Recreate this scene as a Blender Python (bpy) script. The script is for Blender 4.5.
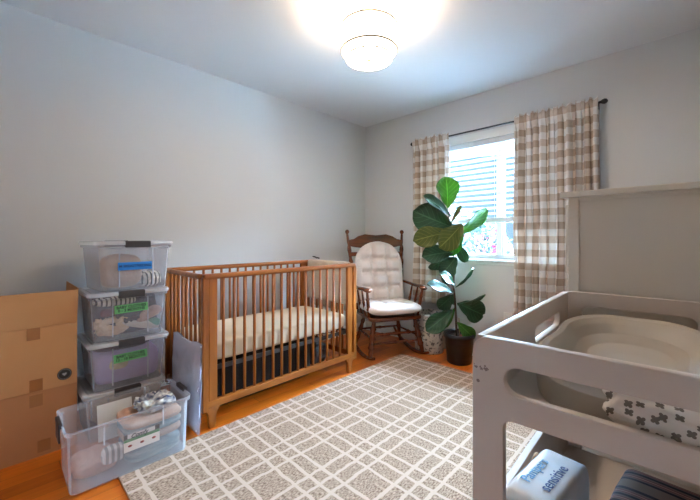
import bpy, bmesh, math, random
from mathutils import Vector, Matrix, noise
for o in list(bpy.data.objects): bpy.data.objects.remove(o)
S = bpy.context.scene
COL = S.collection
R = math.radians
random.seed(7)
# ------------------------------------------------------------------ camera
cd = bpy.data.cameras.new('camera'); cam = bpy.data.objects.new('camera', cd); COL.objects.link(cam)
cam.location = (2.796, -3.126, 1.10); cam.rotation_euler = (R(90), 0, R(44.33))
cd.sensor_width = 36; cd.lens = 346*36/700; cd.shift_y = -12/700; cd.clip_start = .02
S.camera = cam
# ------------------------------------------------------------------ world, light, exposure
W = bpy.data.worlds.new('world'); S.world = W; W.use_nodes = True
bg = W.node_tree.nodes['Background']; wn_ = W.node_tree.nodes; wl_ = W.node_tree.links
_tc = wn_.new('ShaderNodeTexCoord'); _sp = wn_.new('ShaderNodeSeparateXYZ'); wl_.new(_tc.outputs['Generated'], _sp.inputs[0])   # sky shaped to light the room: dim low in view, brightest higher up
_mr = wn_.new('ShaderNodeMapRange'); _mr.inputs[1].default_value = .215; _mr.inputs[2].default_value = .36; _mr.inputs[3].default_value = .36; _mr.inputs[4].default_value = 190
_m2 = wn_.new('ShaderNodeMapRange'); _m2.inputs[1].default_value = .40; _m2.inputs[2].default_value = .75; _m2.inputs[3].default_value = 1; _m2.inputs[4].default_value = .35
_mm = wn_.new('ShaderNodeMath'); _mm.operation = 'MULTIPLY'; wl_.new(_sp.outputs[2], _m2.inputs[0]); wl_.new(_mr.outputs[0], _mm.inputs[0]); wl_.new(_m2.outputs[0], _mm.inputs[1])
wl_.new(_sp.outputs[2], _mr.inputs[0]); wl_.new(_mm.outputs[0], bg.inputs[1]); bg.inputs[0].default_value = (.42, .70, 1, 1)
sd = bpy.data.lights.new('sun', 'SUN'); sun = bpy.data.objects.new('sun', sd); COL.objects.link(sun)
sd.energy = 3; sd.angle = R(3); sd.color = (1, .97, .92); sun.rotation_euler = (R(-40), 0, R(-25))
sun.rotation_euler = Vector((.25, .75, -.62)).to_track_quat('-Z', 'Y').to_euler()
pd = bpy.data.lights.new('window_portal', 'AREA'); pl = bpy.data.objects.new('window_portal', pd); COL.objects.link(pl)
pd.shape = 'RECTANGLE'; pd.size = 1.14; pd.size_y = 1.12; pl.location = (1.55, .10, 1.46); pl.rotation_euler = (R(-90), 0, 0)
pd.cycles.is_portal = True
LAMP_W, SHADE_E, DIFF_E = 6, 1.1, 25
S.view_settings.view_transform = 'Standard'; S.view_settings.look = 'None'; S.view_settings.gamma = 1
S.view_settings.use_curve_mapping = False; S.view_settings.exposure = 1.55

# ------------------------------------------------------------------ materials
def s2l(c):
    return tuple(((v/255/12.92) if v/255 <= .04045 else ((v/255+.055)/1.055)**2.4) for v in c)
def mat(name, rgb, rough=.6, metal=0, spec=.5, var=0, vs=8, bump=0, bs=60, stretch=(1,1,1), rgb2=None, trans=0, emit=None, estr=0):
    m = bpy.data.materials.new(name); m.use_nodes = True; n = m.node_tree; N = n.nodes; L = n.links
    b = N['Principled BSDF']; c = s2l(rgb)+(1,)
    b.inputs['Base Color'].default_value = c; b.inputs['Roughness'].default_value = rough
    b.inputs['Metallic'].default_value = metal; b.inputs['Specular IOR Level'].default_value = spec
    if var or bump or rgb2:
        tc = N.new('ShaderNodeTexCoord'); mp = N.new('ShaderNodeMapping'); mp.inputs['Scale'].default_value = stretch
        L.new(tc.outputs['Object'], mp.inputs[0])
    if var or rgb2:
        nz = N.new('ShaderNodeTexNoise'); nz.inputs['Scale'].default_value = vs; nz.inputs['Detail'].default_value = 5
        L.new(mp.outputs[0], nz.inputs[0]); cr = N.new('ShaderNodeValToRGB')
        c1 = tuple(v*(1-var) for v in c[:3])+(1,) if not rgb2 else c
        c2 = tuple(min(1, v*(1+var)) for v in c[:3])+(1,) if not rgb2 else s2l(rgb2)+(1,)
        cr.color_ramp.elements[0].color = c1; cr.color_ramp.elements[1].color = c2
        cr.color_ramp.elements[0].position = .35; cr.color_ramp.elements[1].position = .65
        L.new(nz.outputs[0], cr.inputs[0]); L.new(cr.outputs[0], b.inputs['Base Color'])
    if bump:
        nb = N.new('ShaderNodeTexNoise'); nb.inputs['Scale'].default_value = bs; nb.inputs['Detail'].default_value = 4
        L.new(mp.outputs[0], nb.inputs[0]); bp = N.new('ShaderNodeBump'); bp.inputs['Strength'].default_value = bump
        bp.inputs['Distance'].default_value = .01; L.new(nb.outputs[0], bp.inputs['Height']); L.new(bp.outputs[0], b.inputs['Normal'])
    if trans:
        out = N['Material Output']; tr = N.new('ShaderNodeBsdfTranslucent'); tr.inputs[0].default_value = c
        src = b.inputs['Base Color'].links
        if src: L.new(src[0].from_socket, tr.inputs[0])
        mx = N.new('ShaderNodeMixShader'); mx.inputs[0].default_value = trans
        L.new(b.outputs[0], mx.inputs[1]); L.new(tr.outputs[0], mx.inputs[2]); L.new(mx.outputs[0], out.inputs[0])
    if emit:
        b.inputs['Emission Color'].default_value = s2l(emit)+(1,); b.inputs['Emission Strength'].default_value = estr
    return m
def M_(n, op, a, b=None, c=None):
    x = n.nodes.new('ShaderNodeMath'); x.operation = op
    for i, v in enumerate((a, b, c)):
        if v is None: continue
        if isinstance(v, (int, float)): x.inputs[i].default_value = v
        else: n.links.new(v, x.inputs[i])
    return x.outputs[0]
def mixc(n, f, a, b):
    x = n.nodes.new('ShaderNodeMix'); x.data_type = 'RGBA'
    for i, v in ((0, f), (6, a), (7, b)):
        if isinstance(v, (int, float)): x.inputs[i].default_value = v
        elif isinstance(v, tuple): x.inputs[i].default_value = v if len(v) == 4 else v+(1,)
        else: n.links.new(v, x.inputs[i])
    return x.outputs[2]
def wood(name, dark, light, rough=.35, axis=1, sc=6):
    m = bpy.data.materials.new(name); m.use_nodes = True; n = m.node_tree; N = n.nodes; L = n.links; b = N['Principled BSDF']
    tc = N.new('ShaderNodeTexCoord'); mp = N.new('ShaderNodeMapping'); st = [sc*3]*3; st[axis] = sc*.25; mp.inputs['Scale'].default_value = st
    L.new(tc.outputs['Object'], mp.inputs[0])
    nz = N.new('ShaderNodeTexNoise'); nz.inputs['Scale'].default_value = 1.6; nz.inputs['Detail'].default_value = 6; nz.inputs['Distortion'].default_value = .6
    L.new(mp.outputs[0], nz.inputs[0]); cr = N.new('ShaderNodeValToRGB')
    cr.color_ramp.elements[0].color = s2l(dark)+(1,); cr.color_ramp.elements[1].color = s2l(light)+(1,)
    cr.color_ramp.elements[0].position = .3; cr.color_ramp.elements[1].position = .7
    L.new(nz.outputs[0], cr.inputs[0]); L.new(cr.outputs[0], b.inputs['Base Color']); b.inputs['Roughness'].default_value = rough
    return m
def stripes(name, axis, period, bands, rough=.85, coord='Object'):
    """bands: list of (start fraction, colour)"""
    m = bpy.data.materials.new(name); m.use_nodes = True; n = m.node_tree; N = n.nodes; L = n.links; b = N['Principled BSDF']
    tc = N.new('ShaderNodeTexCoord'); sp = N.new('ShaderNodeSeparateXYZ'); L.new(tc.outputs[coord], sp.inputs[0])
    fr = M_(n, 'FRACT', M_(n, 'DIVIDE', sp.outputs[axis], period))
    cr = N.new('ShaderNodeValToRGB'); cr.color_ramp.interpolation = 'CONSTANT'; e = cr.color_ramp.elements
    while len(e) < len(bands): e.new(.5)
    for k, (p, c) in enumerate(bands): e[k].position = p; e[k].color = s2l(c)+(1,)
    L.new(fr, cr.inputs[0]); L.new(cr.outputs[0], b.inputs['Base Color']); b.inputs['Roughness'].default_value = rough
    return m
def plastic(name, rgb, milky=.3, rough=.12):
    m = bpy.data.materials.new(name); m.use_nodes = True; n = m.node_tree; N = n.nodes; L = n.links
    b = N['Principled BSDF']; b.inputs['Base Color'].default_value = s2l(rgb)+(1,); b.inputs['Roughness'].default_value = rough
    t = N.new('ShaderNodeBsdfTransparent'); t.inputs[0].default_value = (.97, .97, .98, 1)
    lw = N.new('ShaderNodeLayerWeight'); lw.inputs[0].default_value = .35
    f = M_(n, 'ADD', M_(n, 'MULTIPLY', lw.outputs['Facing'], .45), milky)
    mx = N.new('ShaderNodeMixShader'); L.new(f, mx.inputs[0]); L.new(t.outputs[0], mx.inputs[1]); L.new(b.outputs[0], mx.inputs[2])
    L.new(mx.outputs[0], N['Material Output'].inputs[0]); return m
WALL = mat('wall_paint', (216, 215, 214), .75, bump=.03, bs=250)
CEIL = mat('ceiling_paint', (228, 228, 228), .9, bump=.12, bs=120)
WHITE = mat('white_trim', (235, 235, 232), .4)
VINYL = mat('white_vinyl', (232, 236, 238), .35)
TABLE = mat('painted_white_wood', (206, 192, 180), .42, var=.02, vs=5)
CABM = mat('cabinet_cream', (214, 205, 192), .4)
CRIBW = wood('crib_teak', (126, 64, 14), (180, 104, 34), .35, 2, 5)
CRIBR = wood('crib_teak_rail', (126, 64, 14), (180, 104, 34), .35, 1, 5)
CHAIRW = wood('chair_oak', (66, 29, 12), (122, 58, 27), .25, 0, 5)
CREAM = mat('cream_sheet', (226, 208, 182), .9, bump=.1, bs=25)
CUSH = mat('cushion_cotton', (224, 206, 196), .95, bump=.25, bs=90)
QUILT = mat('cream_knit', (220, 204, 184), .95, bump=.8, bs=140)
BLACK = mat('black_metal', (22, 22, 26), .4)
DARKP = mat('dark_pot_plastic', (15, 16, 19), .4)
SPRING = mat('spring_steel', (88, 88, 92), .4, metal=.6)
SOIL = mat('soil', (48, 34, 26), .95, bump=1, bs=60)
LATCH = mat('grey_latch', (52, 46, 46), .5)
CLEAR = plastic('clear_plastic', (240, 240, 246), .13)
LID = plastic('milky_lid', (244, 242, 244), .42)
BAGP = plastic('lilac_plastic', (238, 238, 250), .20, .18)
CARD = mat('cardboard', (200, 144, 92), .85, var=.05, vs=3)
CARD2 = mat('cardboard_browner', (184, 126, 80), .85, var=.05, vs=3)
TAPE = mat('packing_tape', (160, 104, 58), .3)
GLASSM = bpy.data.materials.new('window_glass'); GLASSM.use_nodes = True; _n = GLASSM.node_tree
_t = _n.nodes.new('ShaderNodeBsdfTransparent'); _g = _n.nodes.new('ShaderNodeBsdfGlossy'); _g.inputs['Roughness'].default_value = .02; _f = _n.nodes.new('ShaderNodeFresnel'); _f.inputs[0].default_value = 1.25
_m = _n.nodes.new('ShaderNodeMixShader'); _n.links.new(_f.outputs[0], _m.inputs[0]); _n.links.new(_t.outputs[0], _m.inputs[1]); _n.links.new(_g.outputs[0], _m.inputs[2]); _n.links.new(_m.outputs[0], _n.nodes['Material Output'].inputs[0])
SLATM = mat('blind_slat', (232, 236, 240), .5, trans=.15)
BLINDR = mat('blind_rail', (205, 208, 212), .5)

def floor_mat():
    m = bpy.data.materials.new('hardwood'); m.use_nodes = True; n = m.node_tree; N = n.nodes; L = n.links; b = N['Principled BSDF']
    tc = N.new('ShaderNodeTexCoord'); sp = N.new('ShaderNodeSeparateXYZ'); L.new(tc.outputs['Object'], sp.inputs[0])
    w = .082
    ix = M_(n, 'FLOOR', M_(n, 'DIVIDE', sp.outputs[0], w)); fx = M_(n, 'FRACT', M_(n, 'DIVIDE', sp.outputs[0], w))
    off = M_(n, 'MULTIPLY', M_(n, 'FRACT', M_(n, 'MULTIPLY', ix, .618)), 1.1)
    yy = M_(n, 'DIVIDE', M_(n, 'ADD', sp.outputs[1], off), .85)
    iy = M_(n, 'FLOOR', yy); fy = M_(n, 'FRACT', yy)
    cb = N.new('ShaderNodeCombineXYZ'); L.new(ix, cb.inputs[0]); L.new(iy, cb.inputs[1])
    wn = N.new('ShaderNodeTexWhiteNoise'); L.new(cb.outputs[0], wn.inputs[0])
    mp = N.new('ShaderNodeMapping'); mp.inputs['Scale'].default_value = (30, 2.2, 1); L.new(tc.outputs['Object'], mp.inputs[0])
    nz = N.new('ShaderNodeTexNoise'); nz.inputs['Scale'].default_value = 1.2; nz.inputs['Detail'].default_value = 5; L.new(mp.outputs[0], nz.inputs[0])
    v = M_(n, 'ADD', M_(n, 'MULTIPLY', wn.outputs[0], .55), M_(n, 'MULTIPLY', nz.outputs[0], .5))
    cr = N.new('ShaderNodeValToRGB'); cr.color_ramp.elements[0].color = s2l((176, 76, 10))+(1,); cr.color_ramp.elements[1].color = s2l((232, 124, 34))+(1,)
    cr.color_ramp.elements[0].position = .15; cr.color_ramp.elements[1].position = .9; L.new(v, cr.inputs[0])
    gap = M_(n, 'MAXIMUM', M_(n, 'LESS_THAN', fx, .02), M_(n, 'LESS_THAN', fy, .003))
    L.new(mixc(n, M_(n, 'MULTIPLY', gap, .7), cr.outputs[0], s2l((60, 24, 6))), b.inputs['Base Color'])
    b.inputs['Roughness'].default_value = .3; return m
def rug_mat():
    m = bpy.data.materials.new('rug_weave'); m.use_nodes = True; n = m.node_tree; N = n.nodes; L = n.links; b = N['Principled BSDF']
    tc = N.new('ShaderNodeTexCoord')
    nd = N.new('ShaderNodeTexNoise'); nd.inputs['Scale'].default_value = 14; L.new(tc.outputs['Object'], nd.inputs[0])
    sn = N.new('ShaderNodeSeparateXYZ'); L.new(nd.outputs['Color'], sn.inputs[0])
    sp = N.new('ShaderNodeSeparateXYZ'); L.new(tc.outputs['Object'], sp.inputs[0])
    def lines(c, nn, base, offs, hw):
        c = M_(n, 'ADD', c, M_(n, 'MULTIPLY', M_(n, 'SUBTRACT', nn, .5), .02))
        fr = M_(n, 'MULTIPLY', M_(n, 'FRACT', M_(n, 'DIVIDE', M_(n, 'SUBTRACT', c, base), .31)), .31)
        r = None
        for o in offs:
            t = M_(n, 'LESS_THAN', M_(n, 'ABSOLUTE', M_(n, 'SUBTRACT', fr, o)), hw)
            r = t if r is None else M_(n, 'MAXIMUM', r, t)
        return r
    lx = lines(sp.outputs[0], sn.outputs[0], 1.085-.31*4-.02, (.02, .18, .255), .0085)
    ly = lines(sp.outputs[1], sn.outputs[1], -2.203-.31*4-.02, (.02, .10, .177), .0085)
    ln = M_(n, 'MAXIMUM', lx, ly)
    mp = N.new('ShaderNodeMapping'); mp.inputs['Scale'].default_value = (190, 70, 1); L.new(tc.outputs['Object'], mp.inputs[0])
    nz = N.new('ShaderNodeTexNoise'); nz.inputs['Scale'].default_value = 1; nz.inputs['Detail'].default_value = 3; L.new(mp.outputs[0], nz.inputs[0])
    cr = N.new('ShaderNodeValToRGB'); cr.color_ramp.elements[0].color = s2l((126, 98, 80))+(1,); cr.color_ramp.elements[1].color = s2l((206, 176, 152))+(1,)
    cr.color_ramp.elements[0].position = .36; cr.color_ramp.elements[1].position = .62; L.new(nz.outputs[0], cr.inputs[0])
    L.new(mixc(n, ln, cr.outputs[0], s2l((214, 188, 168))), b.inputs['Base Color'])
    bp = N.new('ShaderNodeBump'); bp.inputs['Strength'].default_value = .5; bp.inputs['Distance'].default_value = .004
    L.new(M_(n, 'ADD', M_(n, 'MULTIPLY', nz.outputs[0], .6), ln), bp.inputs['Height']); L.new(bp.outputs[0], b.inputs['Normal'])
    b.inputs['Roughness'].default_value = .95; b.inputs['Specular IOR Level'].default_value = .1; return m
def gingham():
    m = bpy.data.materials.new('gingham_cotton'); m.use_nodes = True; n = m.node_tree; N = n.nodes; L = n.links; b = N['Principled BSDF']
    tc = N.new('ShaderNodeTexCoord'); sp = N.new('ShaderNodeSeparateXYZ'); L.new(tc.outputs['UV'], sp.inputs[0])
    s = .055
    a = M_(n, 'GREATER_THAN', M_(n, 'FRACT', M_(n, 'DIVIDE', sp.outputs[0], 2*s)), .5)
    c = M_(n, 'GREATER_THAN', M_(n, 'FRACT', M_(n, 'DIVIDE', sp.outputs[1], 2*s)), .5)
    v = M_(n, 'MULTIPLY', M_(n, 'ADD', a, c), .5)
    cr = N.new('ShaderNodeValToRGB'); e = cr.color_ramp.elements; e.new(.5)
    for k, (p, q) in enumerate(((0, (244, 240, 236)), (.5, (222, 208, 196)), (1, (190, 167, 148)))): e[k].position = p; e[k].color = s2l(q)+(1,)
    L.new(v, cr.inputs[0]); L.new(cr.outputs[0], b.inputs['Base Color']); b.inputs['Roughness'].default_value = .9; b.inputs['Specular IOR Level'].default_value = .1
    tr = N.new('ShaderNodeBsdfTranslucent'); L.new(cr.outputs[0], tr.inputs[0]); mx = N.new('ShaderNodeMixShader'); mx.inputs[0].default_value = .13
    L.new(b.outputs[0], mx.inputs[1]); L.new(tr.outputs[0], mx.inputs[2]); L.new(mx.outputs[0], N['Material Output'].inputs[0]); return m
FLOOR = floor_mat(); RUG = rug_mat(); GING = gingham()

# ------------------------------------------------------------------ geometry helpers
class MB:
    def __init__(s): s.bm = bmesh.new()
    def box(s, lo, hi, bev=0, M=None, seg=2):
        b = bmesh.new(); bmesh.ops.create_cube(b, size=1)
        c = [(lo[i]+hi[i])/2 for i in range(3)]; d = [hi[i]-lo[i] for i in range(3)]
        for v in b.verts: v.co = Vector((c[0]+v.co.x*d[0], c[1]+v.co.y*d[1], c[2]+v.co.z*d[2]))
        if bev: bmesh.ops.bevel(b, geom=b.edges[:], offset=bev, segments=seg, profile=.5, affect='EDGES')
        return s.add(b, M)
    def add(s, b, M=None):
        if M is not None: b.transform(M)
        me = bpy.data.meshes.new('t'); b.to_mesh(me); b.free(); s.bm.from_mesh(me); bpy.data.meshes.remove(me); return s
    def tube(s, pts, rad, n=10, M=None, cap=True, flat=1):
        b = bmesh.new(); P = [Vector(p) for p in pts]
        if isinstance(rad, (int, float)): rad = [rad]*len(P)
        rings = []; up = None
        for i, p in enumerate(P):
            t = (P[min(i+1, len(P)-1)]-P[max(i-1, 0)]).normalized()
            if up is None: up = Vector((0, 0, 1)) if abs(t.z) < .9 else Vector((1, 0, 0))
            u = t.cross(up).normalized(); w = u.cross(t).normalized(); up = w
            rings.append([b.verts.new(p+(u*math.cos(2*math.pi*k/n)+w*math.sin(2*math.pi*k/n)*flat)*rad[i]) for k in range(n)])
        for i in range(len(P)-1):
            for k in range(n): b.faces.new((rings[i][k], rings[i][(k+1) % n], rings[i+1][(k+1) % n], rings[i+1][k]))
        if cap: b.faces.new(rings[0][::-1]); b.faces.new(rings[-1])
        for f in b.faces: f.smooth = True
        return s.add(b, M)
    def lathe(s, prof, c=(0, 0, 0), n=32, M=None):
        b = bmesh.new(); rings = []
        for r, z in prof:
            rings.append([b.verts.new((c[0]+max(r, 1e-4)*math.cos(2*math.pi*k/n), c[1]+max(r, 1e-4)*math.sin(2*math.pi*k/n), c[2]+z)) for k in range(n)])
        for i in range(len(prof)-1):
            for k in range(n):
                f = b.faces.new((rings[i][k], rings[i][(k+1) % n], rings[i+1][(k+1) % n], rings[i+1][k])); f.smooth = True
        return s.add(b, M)
    def grid(s, fn, nu, nv, uv=None, closed_u=False, M=None):
        b = bmesh.new(); V = [[b.verts.new(fn(i/nu, j/nv)) for j in range(nv+1)] for i in range(nu+(0 if closed_u else 1))]
        lay = b.loops.layers.uv.new('UVMap') if uv else None
        for i in range(nu):
            for j in range(nv):
                i2 = (i+1) % len(V); f = b.faces.new((V[i][j], V[i2][j], V[i2][j+1], V[i][j+1])); f.smooth = True
                if uv:
                    for l, (a, c) in zip(f.loops, ((i, j), (i+1, j), (i+1, j+1), (i, j+1))): l[lay].uv = uv(a/nu, c/nv)
        return s.add(b, M)
    def plate(s, outer, holes, th, bev=.002, M=None):
        """2-D outline with holes, thickened along local z"""
        cu = bpy.data.curves.new('p', 'CURVE'); cu.dimensions = '2D'; cu.fill_mode = 'BOTH'; cu.extrude = th/2-bev; cu.bevel_depth = bev; cu.bevel_resolution = 1; cu.offset = -bev
        for poly in [outer]+holes:
            sp = cu.splines.new('POLY'); sp.points.add(len(poly)-1); sp.use_cyclic_u = True
            for q, p in zip(sp.points, poly): q.co = (p[0], p[1], 0, 1)
        o = bpy.data.objects.new('p', cu); me = bpy.data.meshes.new_from_object(o)
        b = bmesh.new(); b.from_mesh(me); bmesh.ops.remove_doubles(b, verts=b.verts[:], dist=1e-5)
        bpy.data.objects.remove(o); bpy.data.meshes.remove(me); bpy.data.curves.remove(cu)
        return s.add(b, M)
    def build(s, name, m, parent=None, loc=(0, 0, 0), rot=None, smooth=False, solid=0):
        bmesh.ops.recalc_face_normals(s.bm, faces=s.bm.faces[:])
        me = bpy.data.meshes.new(name); s.bm.to_mesh(me); s.bm.free()
        if smooth:
            for p in me.polygons: p.use_smooth = True
        me.materials.append(m); o = bpy.data.objects.new(name, me); COL.objects.link(o); o.location = loc
        if rot: o.rotation_euler = rot
        if parent: o.parent = parent
        if solid:
            md = o.modifiers.new('s', 'SOLIDIFY'); md.thickness = solid; md.offset = 0
        return o
def rrect(x0, y0, x1, y1, r, n=6):
    if isinstance(r, (int, float)): r = (r,)*4
    out = []
    for (cx, cy, a, q) in ((x1, y0, -90, r[0]), (x1, y1, 0, r[1]), (x0, y1, 90, r[2]), (x0, y0, 180, r[3])):
        sx = -1 if cx == x1 else 1; sy = -1 if cy == y1 else 1
        for k in range(n+1):
            t = R(a+90*k/n); out.append((cx+sx*q+q*math.cos(t), cy+sy*q+q*math.sin(t)))
    return out
def thing(name, label, cat, loc=(0, 0, 0), rz=0, group=None):
    o = bpy.data.objects.new(name, None); COL.objects.link(o); o.location = loc; o.rotation_euler = (0, 0, rz); o.empty_display_size = .05
    o['label'] = label; o['category'] = cat
    if group: o['group'] = group
    return o
def tag(o, label, cat, group=None):
    o['label'] = label; o['category'] = cat
    if group: o['group'] = group
    return o
def struct(o): o['kind'] = 'structure'; return o
def copy(o, parent=None, **k):
    c = o.copy(); COL.objects.link(c)
    if parent: c.parent = parent
    return c
def text(s, size, m, parent, M, bold=0, name='lettering', shear=0):
    cu = bpy.data.curves.new('tx', 'FONT'); cu.body = s; cu.size = size; cu.align_x = 'CENTER'; cu.align_y = 'CENTER'; cu.extrude = .0004; cu.offset = bold; cu.shear = shear
    cu.space_line = .85
    o = bpy.data.objects.new('tx', cu); me = bpy.data.meshes.new_from_object(o); bpy.data.objects.remove(o); bpy.data.curves.remove(cu)
    me.transform(M); me.materials.append(m); o = bpy.data.objects.new(name, me); COL.objects.link(o); o.parent = parent; return o
def blob(c, s, e=2.6, amp=.02, fr=8, seed=0, flat=True, nu=40, nv=24):
    """superellipsoid heap of cloth with noise folds"""
    def fn(u, v):
        a = 2*math.pi*u; b = math.pi*(v-.5)
        def p(x): return math.copysign(abs(x)**(2/e), x)
        d = Vector((p(math.cos(b))*p(math.cos(a)), p(math.cos(b))*p(math.sin(a)), p(math.sin(b))))
        q = Vector((d.x*s[0], d.y*s[1], d.z*s[2]))
        nn = noise.fractal(q*fr+Vector((seed*3.1, seed, 0)), 1, 2, 3)
        rd = 1-abs(noise.noise(q*fr*.8+Vector((0, seed*5, seed))))*1.5+(.7-abs(noise.noise(q*fr*2.2+Vector((seed, 3, 1))))*2.4)*.6
        q = q+d.normalized()*amp*(nn+rd-.8)*(1 if d.z > -.6 or not flat else .2)
        return Vector(c)+q
    return MB().grid(fn, nu, nv, closed_u=True)

# ------------------------------------------------------------------ room
RX, RY, H = 3.0, -3.45, 2.44
struct(MB().box((-.1, RY-.1, -.1), (RX+.1, .15, 0)).build('floor', FLOOR))
struct(MB().box((-.1, RY-.1, H), (RX+.1, .15, H+.1)).build('ceiling', CEIL))
struct(MB().box((-.1, RY-.1, 0), (0, .15, H)).build('wall_left', WALL))
struct(MB().box((RX, RY-.1, 0), (RX+.1, .15, H)).build('wall_right', WALL))
struct(MB().box((0, RY-.1, 0), (RX, RY, H)).build('wall_front', WALL))
wx0, wx1, wz0, wz1 = .98, 2.12, .905, 2.005
b = MB(); b.box((0, 0, 0), (wx0, .15, H)); b.box((wx1, 0, 0), (RX, .15, H)); b.box((wx0, 0, 0), (wx1, .15, wz0)); b.box((wx0, 0, wz1), (wx1, .15, H))
struct(b.build('wall_back', WALL))
for nm, lo, hi in (('baseboard_left', (0, RY, 0), (.014, 0, .095)), ('baseboard_back', (.014, -.014, 0), (RX, 0, .095)), ('baseboard_right', (RX-.014, RY, 0), (RX, -.014, .095))):
    struct(MB().box(lo, hi, .003).build(nm, WHITE))
w = bpy.data.objects.new('window_1', None); COL.objects.link(w); w.location = (1.55, .08, wz0); struct(w)
def wp(b, nm, m): 
    o = b.build(nm, m); o.parent = w; o.location = (-1.55, -.08, -wz0); return o
b = MB(); f0, f1 = .075, .13
b.box((wx0, f0, wz0), (wx0+.04, f1, wz1), .003); b.box((wx1-.04, f0, wz0), (wx1, f1, wz1), .003); b.box((wx0, f0, wz0), (wx1, f1, wz0+.045), .003); b.box((wx0, f0, wz1-.04), (wx1, f1, wz1), .003)
wp(b, 'window_frame', VINYL)
b = MB(); b.box((1.545, f0-.008, wz0+.04), (1.59, f1-.01, wz1-.04), .003); b.box((1.59, f0, wz0+.04), (1.61, f1-.02, wz1-.04), .003); wp(b, 'meeting_stile', VINYL)
wp(MB().box((wx0+.03, .10, wz0+.03), (1.56, .104, wz1-.03)), 'pane', GLASSM); wp(MB().box((1.58, .115, wz0+.03), (wx1-.03, .119, wz1-.03)), 'pane', GLASSM)
b = MB(); b.box((wx0-.07, -.016, wz1), (wx1+.07, 0, wz1+.075), .003); b.box((wx0-.07, -.016, wz0), (wx0, 0, wz1), .003); b.box((wx1, -.016, wz0), (wx1+.07, 0, wz1), .003); wp(b, 'window_casing', WHITE)
b = MB(); b.box((wx0-.08, -.035, wz0-.022), (wx1+.08, .078, wz0), .004); b.box((wx0-.07, -.016, wz0-.045), (wx1+.07, 0, wz0-.02), .003); wp(b, 'window_sill', WHITE)
# blind
bl = thing('window_blind', 'white horizontal slat blind raised partway in the window', 'blind', (1.55, .04, 1.25))
def bp_(b, nm, m): o = b.build(nm, m, bl, (-1.55, -.04, -1.25)); return o
bp_(MB().box((wx0+.005, .005, 1.955), (wx1-.005, .065, 2.003), .003), 'headrail', BLINDR)
sl = None
for k in range(13):
    z = 1.93-k*.0505
    if sl is None:
        sl = MB().box((-.562, -.025, -.0015), (.562, .025, .0015), .001).build('slat', SLATM, bl); 
    o = sl if k == 0 else copy(sl, bl)
    o.location = (0, -.003, z-1.25); o.rotation_euler = (R(-17), 0, 0)
bp_(MB().box((wx0+.006, .012, 1.240), (wx1-.006, .058, 1.283), .004), 'bottom_rail', BLINDR)
for x in (1.12, 1.55, 1.98): bp_(MB().tube([(x, .012, 1.27), (x, .012, 1.96)], .0012, 5), 'ladder_cord', WHITE)
bp_(MB().tube([(1.06, .0, 1.42), (1.06, .004, 1.96)], .003, 6), 'tilt_wand', VINYL)
# outlet
o_ = thing('wall_outlet', 'white electrical outlet plate low on the back wall under the window', 'outlet', (1.671, 0, .393))
MB().box((-.036, -.007, -.058), (.036, 0, .058), .003).build('cover_plate', WHITE, o_)
for z in (-.02, .02): MB().box((-.015, -.010, z-.014), (.015, -.006, z+.014), .004).build('socket', VINYL, o_)

# ------------------------------------------------------------------ outside
struct(MB().box((-8, .16, -.75), (11, 14, -.7)).build('ground_outside', mat('pale_bounce_ground', (140, 140, 138), .95, var=.1, vs=20)))  # unseen ground, made pale to bounce sky light onto the ceiling
LEAFO = mat('azalea_leaf', (14, 28, 24), .6, var=.3, vs=20, trans=.3); BLO = mat('azalea_blossom', (112, 8, 40), .6, var=.2, vs=20, trans=.3)
def azalea(loc, r, h, seed, label):
    random.seed(seed); t = thing('azalea_bush', label, 'bush', loc, 0, 'flowering bushes outside the window')
    b = MB().bm; c = MB().bm
    def quad(bm, p, s):
        n = Vector((random.gauss(0, 1), random.gauss(0, 1), random.gauss(0, 1))).normalized(); u = n.orthogonal().normalized(); v = n.cross(u)
        a = random.random()*6.28; u, v = u*math.cos(a)+v*math.sin(a), v*math.cos(a)-u*math.sin(a)
        bm.faces.new([bm.verts.new(p+u*s), bm.verts.new(p+v*s*.5), bm.verts.new(p-u*s), bm.verts.new(p-v*s*.5)])
    def pt():
        d = Vector((random.gauss(0, 1), random.gauss(0, 1), random.gauss(0, 1))).normalized()*random.uniform(.75, 1)
        return Vector((d.x*r, d.y*r*.8, h*.55+d.z*h*.45))
    for _ in range(4200): quad(b, pt(), random.uniform(.03, .06))
    for _ in range(110):
        p = pt()
        for _ in range(12): quad(c, p+Vector((random.gauss(0, .04), random.gauss(0, .04), random.gauss(0, .04))), random.uniform(.03, .055))
    for bm, nm, m in ((b, 'foliage', LEAFO), (c, 'blossoms', BLO)):
        x = MB(); x.bm = bm; x.build(nm, m, t)
    s = MB()
    for k in range(5): s.tube([(random.uniform(-.1, .1), random.uniform(-.1, .1), 0), (random.uniform(-.4, .4)*r, random.uniform(-.4, .4)*r, h*.6)], [.03, .012], 6)
    s.build('stems', mat('bark', (90, 70, 55), .9), t)
azalea((.15, 2.3, -.7), .85, 2.2, 1, 'pink flowering bush outside, seen at the left of the lower window')
azalea((-1.3, 4.4, -.7), 1.1, 2.6, 2, 'pink flowering bush outside behind the mullion, partly hidden by the plant')
azalea((1.25, 4.1, -.7), .85, 2.2, 3, 'pink flowering bush outside, seen right of the window mullion')

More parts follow.
